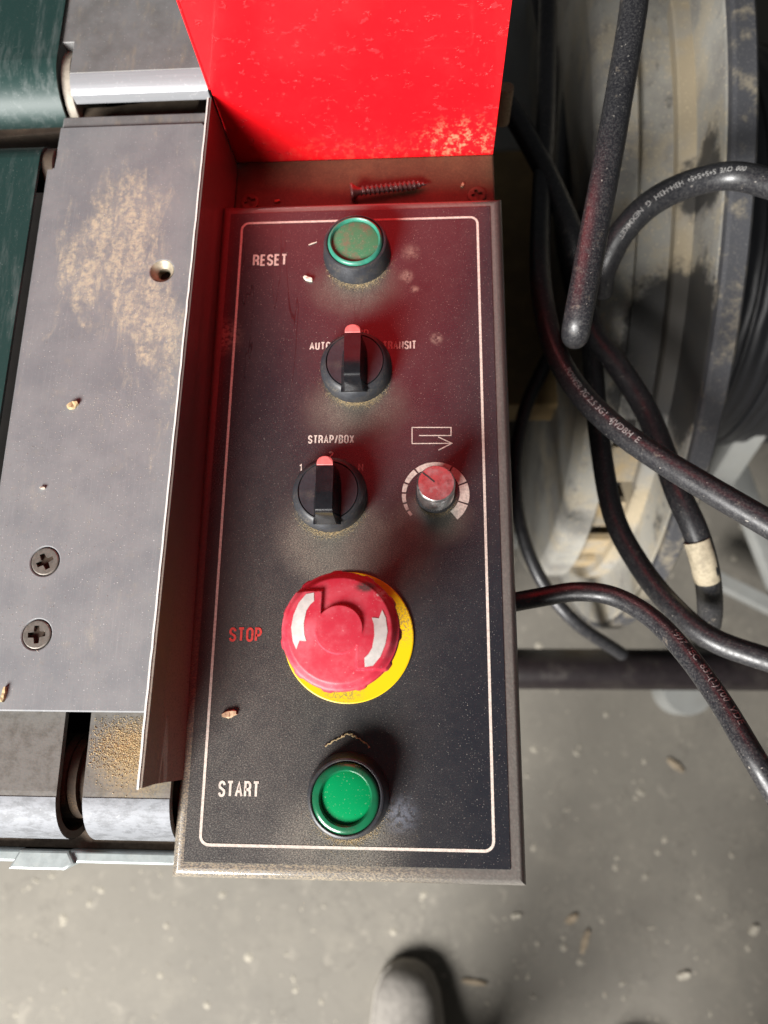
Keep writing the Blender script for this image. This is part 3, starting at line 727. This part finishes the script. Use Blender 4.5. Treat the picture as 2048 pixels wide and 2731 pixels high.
# belts: upper wraps over its roller, lower dips into the slot
def belt(x0, x1, path, t=.0016):
    vs, fs = [], []; n = len(path)
    for i, (y, z) in enumerate(path):
        a, b = Vector(path[max(i - 1, 0)]), Vector(path[min(i + 1, n - 1)]); d = (b - a).normalized(); nn = Vector((-d.y, d.x)) * t
        vs += [(x0, y, z), (x1, y, z), (x1, y + nn.x, z + nn.y), (x0, y + nn.x, z + nn.y)]
    for i in range(n - 1):
        for q in range(4): fs.append((4 * i + q, 4 * i + (q + 1) % 4, 4 * i + 4 + (q + 1) % 4, 4 * i + 4 + q))
    bm = bmesh.new(); bv = [bm.verts.new(v) for v in vs]
    for f in fs: bm.faces.new([bv[i] for i in f])
    bmesh.ops.recalc_face_normals(bm, faces=bm.faces[:]); return bm
BZ = .0125
yw = P(80, 268, BZ).y
rad = .024
path = [(.55, BZ + .002), (.45, BZ + .002)] + [(yw + rad - rad * math.sin(R(q)) , BZ + .002 - rad + rad * math.cos(R(q))) for q in range(0, 181, 12)]
obj('belt', belt(-.26, -.1876, path), M_BELT, tb, 'green conveyor belt wrapping over the upper roller')
obj('roller', lathe([(.0, -.1872), (.020, -.1872), (.0215, -.1868), (.0215, -.1822), (.0208, -.1818), (.014, -.1818), (.0, -.1822)], (0, yw + rad, BZ - rad + .001), 48, 'x'), M_ROLLER, tb)
yb2 = P(60, 362, BZ).y
path = [(-.02, BZ - .003)] + [(.0, BZ)] + [(yb2 - .013, BZ)] + [(yb2 - .013 + .013 * math.sin(R(q)), BZ - .013 + .013 * math.cos(R(q))) for q in range(10, 181, 14)]
obj('belt', belt(-.26, -.1898, path[::-1]), M_BELT, tb, 'green conveyor belt of the lower run')
obj('roller', lathe([(.0, -.1895), (.0115, -.1895), (.0125, -.1890), (.0125, -.1840), (.011, -.1836), (.0, -.1836)], (0, yb2 - .0128, BZ - .0136), 40, 'x'), M_BROWN, tb)
# strap channel in the slot
za = -.006
pa = [P(-60, 300, za), P(300, 282, za), P(540, 248, za), P(520, 300, za), P(430, 330, za), P(-60, 372, za)]
obj('strap_channel', prism([(p.x, p.y) for p in pa], za - .012, za, .001), M_BROWN, tb)
obj('table_frame', box(-.30, -.107, -.02, .50, -.115, -.035), M_DARK, tb, smooth=False)
obj('frame_plate', box(-.1890, -.1060, .004, .25, -.030, TZ - .0065), M_DARK, tb, smooth=False)
# roller guards at the front
PZ = TZ - .005
def guard(x0, x1, lab=None):
    yb0 = -.0088; yf = P(250, 2112, PZ).y; r = .021; out = [(yb0 + .003, PZ), (yf, PZ)]
    n1 = len(out)
    arc = [(yf - r * math.sin(R(q)), PZ - r + r * math.cos(R(q))) for q in range(8, 121, 8)]
    p = out + arc + [(y * 1, z) for y, z in []]
    inn = [(yf - (r - .003) * math.sin(R(q)), PZ - r + (r - .003) * math.cos(R(q))) for q in range(120, -1, -8)] + [(yb0 + .003, PZ - .003)]
    g = sub('roller_guard', tb, (x0, yf, PZ), lab)
    bm = profile_x(p + inn, x0, x1)
    obj('guard_shell', bm, M_PAD, g)
    # worn bright front lip, a hair proud of the shell
    lp = [(yf - (r + .0002) * math.sin(R(q)), PZ - r + (r + .0002) * math.cos(R(q))) for q in range(6, 119, 7)]
    vs = [(x, y, z) for y, z in lp for x in (x0 + .0001, x1 - .0001)]
    obj('worn_lip', (vs, [(2 * i, 2 * i + 2, 2 * i + 3, 2 * i + 1) for i in range(len(lp) - 1)]), M_LIP, g)
    return yf, r
yf, r = guard(-.24, P(165, 1990, PZ).x)
guard(P(232, 2010, PZ).x, P(455, 2100, PZ).x)
obj('drive_shaft', lathe([(.0, -.25), (.0150, -.25), (.0150, -.100), (.0, -.100)], (0, yf + .004, PZ - .0215), 40, 'x'), M_RUST, tb)
for q in range(3):
    x = P(225 - 28 * q, 2060, -.01).x; obj('shaft_collar', lathe([(.015, x - .002), (.0172, x - .0018), (.0172, x + .0018), (.015, x + .002)], (0, yf + .004, PZ - .0215), 40, 'x'), M_RUST, tb)
# rail under the guards
RZ = -.024
y0, y1 = P(200, 2230, RZ).y, P(200, 2262, RZ).y
obj('rail_dirt', box(-.30, -.085, y1, y0 + .03, RZ - .004, RZ + .0005, .0005), M_DIRT, tb)
obj('front_rail', box(-.30, -.06, y1 - .0052, y1, RZ - .03, RZ + .004, .0012, 3), M_RAIL, tb)
xa, xb = P(25, 2265, RZ + .006).x, P(200, 2265, RZ + .006).x; yy = y1 - .0065
obj('rail_bracket', prism([(xa, yy - .0012), (xb - .004, yy - .0012), (xb, yy + .0015), (xb - .003, yy + .0065), (xa + .004, yy + .0065)], RZ - .01, RZ + .0055, .001), M_RAIL, tb)

# ------------------------------------------------------------------ loose things on the console and table
def wood_screw():
    a, b = P(936, 513, LZ + .0045), P(1142, 490, LZ + .0022); d = (b - a); Ln = d.length; d.normalize()
    t = thing('wood_screw', 'long black wood screw lying on the ledge under the red plate', 'screw', (a.x, a.y, LZ))
    side = Vector((0, 0, 1)).cross(d).normalized(); up = d.cross(side)
    def ring(prof, segs, helix=False):
        vs, fs = [], []
        for i, (x, r_) in enumerate(prof):
            for q in range(segs):
                an = 2 * math.pi * q / segs
                rr = r_
                if helix: ph = (x / .0024 - q / segs) % 1.0; rr = r_ * (.66 + .36 * max(0, 1 - abs(ph - .5) * 3.4))
                vs.append(a + d * x + (side * math.cos(an) + up * math.sin(an)) * rr)
        for i in range(len(prof) - 1):
            for q in range(segs): fs.append((i * segs + q, i * segs + (q + 1) % segs, (i + 1) * segs + (q + 1) % segs, (i + 1) * segs + q))
        fs.append(tuple(range(segs))[::-1]); fs.append(tuple((len(prof) - 1) * segs + q for q in range(segs))); return vs, fs
    obj('screw_head', ring([(-.0002, .0030), (0, .0044), (.0008, .0045), (.0036, .0021), (.0050, .0017)], 20), M_WSCREW, t)
    n = 130; obj('threaded_shank', ring([(.005 + (Ln - .005) * i / n, .0026 * min(1, 1.0 * (1 - i / n) / .22 + .06)) for i in range(n + 1)], 20, True), M_WSCREW, t, smooth=False)
wood_screw()
def chip(px, py, z, ln, wd, ht, ang, label, m_=M_WOOD, name='wood_chip', cat='wood chip', group=None):
    p = P(px, py, z); rnd = random.Random(px * 7 + py); bm = bmesh.new(); n = 6; rows = []
    for i in range(n):
        u = i / (n - 1) - .5; taper = 1 - .5 * (abs(u) * 2) ** 3; row = []
        for sy, sz in ((-1, 0), (-.8, 1), (.7, 1.0), (1, 0)):
            x, y = u * ln + rnd.uniform(-.05, .05) * ln, sy * wd / 2 * taper * rnd.uniform(.8, 1.15)
            row.append(bm.verts.new((p.x + x * math.cos(ang) - y * math.sin(ang), p.y + x * math.sin(ang) + y * math.cos(ang), z + sz * ht * rnd.uniform(.7, 1.1) + .0001)))
        rows.append(row)
    for i in range(n - 1):
        for q in range(4): bm.faces.new((rows[i][q], rows[i][(q + 1) % 4], rows[i + 1][(q + 1) % 4], rows[i + 1][q]))
    bm.faces.new(rows[0][::-1]); bm.faces.new(rows[-1]); bmesh.ops.recalc_face_normals(bm, faces=bm.faces[:])
    return tag(obj(name, bm, m_, smooth=False, loc=(p.x, p.y, z)), label, cat, group)
chip(613, 1904, 0, .0058, .0030, .0014, .2, 'splintered tan wood chip on the black panel below STOP lettering')
chip(822, 745, 0, .0045, .0022, .0014, -.45, 'smooth white crumb on the panel below RESET lettering', M_DUSTP, 'crumb', 'crumb')
chip(834, 650, 0, .0042, .0005, .0004, .35, 'thin curled fibre on the panel just right of RESET lettering', M_DUSTP, 'fibre', 'fibre')
chip(1233, 495, LZ, .0022, .0016, .001, 1.2, 'orange wood crumb on the ledge near the right ledge screw', M_WOOD, 'crumb', 'crumb')
chip(740, 538, LZ, .0030, .0016, .001, .1, 'orange wood crumb on the ledge near the left ledge screw', M_WOOD, 'crumb', 'crumb')
chip(12, 1851, TZ, .0060, .0018, .0014, 1.5, 'ridged yellow sawdust curl at the table front corner', M_DUST, 'wood_shaving', 'wood shaving')
chip(195, 1082, TZ, .0050, .0034, .0016, .5, 'golden sawdust crumb on the middle of the steel table', M_DUST, 'crumb', 'crumb')
chip(115, 1302, TZ, .0022, .0012, .0009, .0, 'tiny white crumb above the two table screws', M_DUSTP, 'crumb', 'crumb')
tr = [P(868, 1991, .0006), P(885, 1978, .0007), P(905, 1967, .0006), P(925, 1958, .0007), P(945, 1962, .0006), P(962, 1975, .0008), P(985, 1992, .0006)]
tag(obj('sawdust_trail', tube([p + Vector((random.uniform(-.0004, .0004), random.uniform(-.0004, .0004), 0)) for p in catmull(tr, 5)], [random.uniform(.0002, .0006) for _ in range(31)], 6), M_DUST, smooth=False, loc=tr[0]), 'thin crooked tan sawdust trail just above the START button', 'sawdust')
q = P(1352, 232, -.03); obj('plate_bolt', lathe([(.0, -.03), (.0035, -.03), (.004, -.0305), (.004, -.055)], (q.x, q.y, 0), 24), M_WOOD, con)
# sawdust: grains caught at the knob bases, on the pad and along the lid
def around(c, r, a0, a1, n, spread):
    out = []
    for _ in range(n):
        a = R(random.gauss((a0 + a1) / 2, (a1 - a0) / 4.2)); q = r + abs(random.gauss(0, spread)); out.append((c[0] + q * math.cos(a), c[1] + q * math.sin(a), .0001))
    return out
sp = []
for cc, r_, n in (((-.0317, .2055), .0163, 800), ((-.0308, .1449), .0164, 1000), ((-.0411, .0844), .0164, 1000), ((-.0305, -.0388), .0163, 900)):
    sp += around(cc, r_, 215, 330, n, .0014)
sp += around((.005, .0848), .0086, 200, 340, 350, .001)
sp += around((-.028, -.054), .001, 0, 360, 500, .009)
tag(obj('sawdust_rings', grains(sp, .00007, .00020), M_DUST, smooth=False), 'fine tan sawdust caught below the knobs on the black panel', 'sawdust', kind='stuff')
sp = []
for _ in range(4200):
    x, y = random.gauss(-.119, .0085), random.gauss(-.0215, .0055)
    if P(232, 2010, PZ).x + .0006 < x < -.104 and -.045 < y < -.0095: sp.append((x, y, PZ + .0001))
tag(obj('sawdust_heap', grains(sp, .00008, .00034), M_DUST, smooth=False), 'golden sawdust lying on the right roller guard', 'sawdust', kind='stuff')
sp = [(random.uniform(-.186, -.108), random.gauss(.09, .05), TZ + .0001) for _ in range(900)]
sp += [(random.gauss(-.139, .012), random.gauss(.124, .006), TZ + .0001) for _ in range(260)]
sp = [q for q in sp if -.006 < q[1] < .26]
tag(obj('table_crumbs', grains(sp, .00006, .00022), M_DUSTP, smooth=False), 'pale crumbs and dust specks strewn over the steel table', 'crumbs', kind='stuff')
sp = [(random.uniform(-.094, .031), random.uniform(-.063, .228), .0001) for _ in range(900)]
tag(obj('panel_specks', grains(sp, .00005, .00014), M_DUSTP, smooth=False), 'tiny pale dust specks scattered over the black panel', 'dust', kind='stuff')

# ------------------------------------------------------------------ cables
def cable(pts, width, label, texts=(), n=14):
    ps = catmull([P(*p) for p in pts], n)
    mid = P(*pts[len(pts) // 2]); r_ = width / 2 * dist(mid) / FPX * .985
    t = thing('cable', label, 'cable', ps[-1])
    obj('rubber_sheath', tube(ps, r_), M_CAB, t)
    for s_, s0, h, ang, flip in texts: cable_text(s_, ps, s0, h, r_, ang, M_CPRINT, t, flip)
    return ps, r_
cable([(1420, -60, -.22), (1440, 60, -.23), (1462, 190, -.25), (1480, 340, -.30)], 26, 'thin dark cable dropping just behind the red plate')
cable([(1540, -60, -.20), (1505, 180, -.22), (1500, 320, -.24), (1530, 450, -.26), (1560, 640, -.30), (1600, 800, -.35)], 44, 'black cable lost in the dark behind the hanging cables')
cable([(1600, -60, -.19), (1548, 120, -.20), (1512, 330, -.21), (1500, 560, -.20), (1530, 760, -.19), (1600, 960, -.19)], 46, 'second black cable in the dark just left of the grey reel')
cable([(1330, 250, -.10), (1385, 330, -.10), (1460, 470, -.10), (1520, 610, -.10), (1545, 720, -.11), (1580, 880, -.12), (1640, 965, -.12), (1720, 1090, -.12), (1770, 1210, -.11), (1810, 1320, -.10), (1855, 1420, -.10), (1885, 1530, -.11), (1893, 1640, -.14), (1880, 1700, -.20)], 58, 'black cable passing behind the others and ending under the tan tape band')
cable([(1462, -60, -.10), (1460, 100, -.10), (1456, 300, -.10), (1446, 500, -.10), (1440, 680, -.09), (1448, 800, -.08), (1478, 930, -.07), (1545, 1045, -.06), (1640, 1140, -.05), (1760, 1225, -.04), (1900, 1310, -.03), (2080, 1415, -.02)], 58,
      'long black cable with faint print sweeping from top to lower right', [('POWER 7G 2.5 3G1  4JVDBH  E', .33, .0045, -.15, False)])
cable([(1575, 870, -.13), (1585, 1020, -.13), (1600, 1180, -.13), (1635, 1370, -.125), (1700, 1500, -.12), (1790, 1615, -.11), (1900, 1705, -.10), (2080, 1770, -.09)], 56, 'black cable curving down over the black bar to the right edge')
cable([(1490, 900, -.22), (1440, 1000, -.23), (1395, 1110, -.24), (1375, 1250, -.25), (1388, 1400, -.26), (1440, 1540, -.27), (1530, 1655, -.28), (1660, 1745, -.32)], 36, 'thin black cable looping close to the console side')
cable([(1340, 1612, -.05), (1430, 1595, -.05), (1540, 1578, -.045), (1640, 1592, -.04), (1740, 1650, -.03), (1830, 1745, -.02), (1920, 1870, -.01), (2010, 2020, .0), (2100, 2170, .0)], 52,
      'black cable with white print arching over the bar at lower right', [('1997  IEC  83L(L)Y00  VDE', .085, .0042, .25, False)])
cable([(1600, 780, -.09), (1612, 715, -.075), (1660, 620, -.06), (1740, 540, -.05), (1850, 487, -.045), (1960, 470, -.04), (2090, 500, -.03)], 62,
      'black cable with white print arching in front of the reel', [('000  OVE  S+S+S+S+  H3H-H3H  G  NEXMKET', .035, .0038, -.25, True)])
tps = catmull([P(*q) for q in ((1858, 1440, -.10), (1874, 1490, -.104), (1886, 1545, -.112))], 6)
tp = tag(obj('tape_band', tube(tps, .0073, 20), mk_simple('masking_tape', (.48, .41, .29), .8, 0, .35, 250, .2), loc=tps[0]), 'tan tape band wrapped round a black cable near the right edge', 'tape')
ps, r_ = cable([(1702, -80, .016), (1684, 60, .012), (1657, 220, .006), (1622, 420, .0), (1588, 600, -.006), (1560, 750, -.011), (1543, 840, -.015), (1536, 880, -.020), (1534, 893, -.030), (1535, 893, -.050), (1540, 880, -.10), (1550, 850, -.18)], 72, 'thick shiny black cable hanging in front and bending down out of sight')

# ------------------------------------------------------------------ strap reel
RX, RY, RZc = .178, .46, -.44
reel = thing('strap_reel', 'big dusty grey dispenser reel with black flange rim', 'reel', (RX, RY, -.80))
def rlathe(name, prof, mat, segs=160, lab=None): return obj(name, lathe([(r, x) for x, r in prof], (0, RY, RZc), segs, 'x'), mat, reel, lab)
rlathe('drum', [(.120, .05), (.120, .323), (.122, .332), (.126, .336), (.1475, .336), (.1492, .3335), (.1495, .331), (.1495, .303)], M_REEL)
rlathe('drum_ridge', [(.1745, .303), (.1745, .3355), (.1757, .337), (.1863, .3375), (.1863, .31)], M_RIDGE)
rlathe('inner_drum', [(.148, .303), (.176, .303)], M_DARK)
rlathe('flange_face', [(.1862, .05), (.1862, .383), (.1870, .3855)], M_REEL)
rlathe('flange', [(.1868, .3855), (.1875, .390), (.1895, .392), (.2010, .392), (.2030, .390), (.2030, .06)], M_FLANGE, lab='black flange rim with tan dust')
def arc_block(a0, a1, n, m_, name):
    vs, fs = [], []
    for q in range(n + 1):
        a = R(a0 + (a1 - a0) * q / n)
        for x, r2 in ((.1493, .3262), (.1747, .3262), (.1747, .3200), (.1493, .3200)): vs.append((x, RY + r2 * math.cos(a), RZc + r2 * math.sin(a)))
    for q in range(n):
        for e in range(4): fs.append((4 * q + e, 4 * q + (e + 1) % 4, 4 * q + 4 + (e + 1) % 4, 4 * q + 4 + e))
    fs += [(0, 1, 2, 3), tuple(4 * n + q for q in (3, 2, 1, 0))]
    obj(name, (vs, fs), m_, reel)
arc_block(-60, 140, 70, M_REEL, 'groove_floor')                # closed run over the top
for i in range(11):                                            # front run: segments with open slots between them
    arc_block(144.5 + i * 11, 144.5 + i * 11 + 6.5, 5, M_GROOVE, 'groove_segment')
coil = thing('strap_coil', 'coil of black plastic strapping on the grey reel', 'strap coil', (.30, RY, RZc - .2))
turns = []; x = .2036
for i in range(7):
    rr = .205 + .0022 * math.sin(i * 2.1); wd = .030
    obj('strap_turn', lathe([(.10, x), (rr, x), (rr + .0008, x + .001), (rr + .0016, x + wd - .001), (rr, x + wd), (.10, x + wd)], (0, RY + .02, RZc + .01), 140, 'x'), M_COIL, coil); x += wd + .0006
# stand of the reel
stn = thing('reel_stand', 'grey and black steel frame carrying the strap reel', 'stand', (RX, RY, -.85))
def bar(name, a, b, w_, h_, mat, parent, bev=.002):
    a, b = Vector(a), Vector(b); d = (b - a); Ln = d.length; d.normalize(); q = d.to_track_quat('X', 'Z').to_matrix().to_4x4()
    bm = box(0, Ln, -w_ / 2, w_ / 2, -h_ / 2, h_ / 2, bev); bm.transform(Matrix.Translation(a) @ q); return obj(name, bm, mat, parent)
bz = -.42
obj('cross_tube', tube([P(1330, 1783, bz), P(1700, 1785, bz), P(2250, 1788, bz)], .0195, 32), M_STEELB, stn)
q = P(1835, 1838, -.80); obj('foot_disc', lathe([(.0, -.80), (.036, -.80), (.038, -.815), (.038, -.85)], (q.x, q.y, 0), 48), M_CAB2, stn)
bar('leg', P(1915, 1270, -.55), P(2010, 1120, -.45), .03, .03, M_CAB2, stn); bar('leg', P(1930, 1180, -.6), P(2100, 1620, -.80), .03, .02, M_CAB2, stn)
bar('brace', P(1880, 1530, -.78), P(2100, 1640, -.78), .022, .022, M_CAB2, stn)
bar('bracket', P(1360, 1180, -.60), P(1470, 1190, -.60), .02, .012, M_CAB2, stn); bar('bracket', P(1370, 1440, -.62), P(1450, 1440, -.62), .02, .012, M_CAB2, stn)
bar('axle', (.05, RY, RZc), (.42, RY, RZc), .03, .03, M_STEELB, stn)
# machine cabinet behind the console
cab = thing('machine_cabinet', 'dark machine cabinet with brown board and grey side behind the console', 'cabinet', (.03, .30, -.85))
a, b = P(1300, 1120, -.30), P(1500, 400, -.30)
obj('brown_board', box(-.08, P(1470, 700, -.30).x, P(1400, 1080, -.30).y, P(1400, 400, -.30).y, -.34, -.30, .002), M_CAB1, cab)
obj('grey_side', box(-.05, P(1640, 200, -.36).x, P(1400, 400, -.36).y, .9, -.42, -.36, .004), M_CAB2, cab)
obj('cabinet_body', box(-.28, .03, .02, .48, -.85, -.12, .003), M_DARK, cab)

# ------------------------------------------------------------------ floor litter, person
for px, py, ln, wd, an, lab in ((1800, 2040, .045, .018, 2.4, 'pale oblong wood chip on the floor right of the console'), (1265, 2618, .055, .016, -.1, 'reddish wood sliver on the floor beside the shoe'),
        (1560, 2510, .05, .018, 1.2, 'thin pinkish splinter on the floor right of the shoe shadow'), (1822, 2600, .026, .022, .3, 'bright square chip on the floor at lower right'), (2010, 2480, .024, .022, .9, 'bright chip on the floor by the right picture edge'),
        (1375, 2442, .02, .016, .2, 'pale chip on the floor near the console corner'), (1525, 2450, .03, .022, .6, 'tan chip on the floor below the console corner')):
    chip(px, py, -.85, ln * .62, wd * .52, .0035, an, lab, M_FPALE if 'bright' in lab or 'pale chip' in lab else M_FCHIP)
def flakes(n, x0, x1, y0, y1, z, smin, smax):
    vs, fs = [], []
    for _ in range(n):
        x, y, q = random.uniform(x0, x1), random.uniform(y0, y1), random.random(); sz = smin + (smax - smin) * q ** 6; a0 = random.uniform(0, 6.28); k0 = len(vs); el = random.uniform(.4, 1)
        for e in range(5):
            a = e * 1.2566; dx, dy = sz * math.cos(a) * random.uniform(.8, 1.2), sz * el * math.sin(a)
            vs.append((x + dx * math.cos(a0) - dy * math.sin(a0), y + dx * math.sin(a0) + dy * math.cos(a0), z))
        vs.append((x, y, z + sz * .25)); fs += [(k0 + e, k0 + (e + 1) % 5, k0 + 5) for e in range(5)]
    return vs, fs
sp = None
tag(obj('floor_crumbs', flakes(3200, -.75, .75, -.6, .7, -.8498, .0010, .0070), M_CRUMB, smooth=False), 'pale sawdust crumbs scattered over the concrete floor', 'crumbs', kind='stuff')

per = thing('person', 'person standing at the console with the grey shoe tip in view', 'person', (-.03, -.55, -.85))
def shoe(cx, ytip, yaw=0):
    # (distance from the tip, half width, height of the upper)
    st = [(.0, .008, .022), (.006, .024, .034), (.018, .036, .046), (.04, .045, .055), (.075, .050, .064), (.11, .050, .078), (.15, .045, .096), (.19, .040, .108), (.235, .037, .108), (.265, .032, .104), (.283, .018, .095)]
    vs, fs = [], []; n = 14
    for d, hw, h in st:
        for q in range(n):
            a = math.pi * q / (n - 1); vs.append((cx + hw * math.cos(a) * (1 if 0 < q < n - 1 else 1), ytip - d, -.85 + .018 + (h - .018) * max(0, math.sin(a)) ** .75))
    for i in range(len(st) - 1):
        for q in range(n - 1): fs.append((i * n + q, i * n + q + 1, (i + 1) * n + q + 1, (i + 1) * n + q))
    fs.append(tuple(range(n))); fs.append(tuple((len(st) - 1) * n + q for q in range(n))[::-1])
    bm = bmesh.new(); bv = [bm.verts.new(v) for v in vs]
    for f in fs: bm.faces.new([bv[i] for i in f])
    bmesh.ops.recalc_face_normals(bm, faces=bm.faces[:]); s_ = sub('shoe', per, (cx, ytip - .14, -.85))
    obj('shoe_upper', bm, M_SHOE, s_)
    out = [(cx + (hw + .0015), ytip + .0015 - d * 1.01) for d, hw, h in st] + [(cx - (hw + .0015), ytip + .0015 - d * 1.01) for d, hw, h in st[::-1]]
    obj('shoe_sole', prism(out, -.85, -.83, .003), M_SOLE, s_)
    path = [Vector((cx, ytip - .215, -.75)), Vector((cx, ytip - .22, -.60)), Vector((cx, ytip - .20, -.42)), Vector((cx, ytip - .21, -.20)), Vector((cx, ytip - .26, .05))]
    obj('trouser_leg', tube(catmull(path, 5), [.062 + .02 * i / 20 for i in range(21)], 20), M_TROUS, per)
tip = P(1085, 2590, -.80)
shoe(tip.x, tip.y)
shoe(tip.x + .30, tip.y - .09)
for o in bpy.data.objects:
    if '_w' in o: del o['_w']
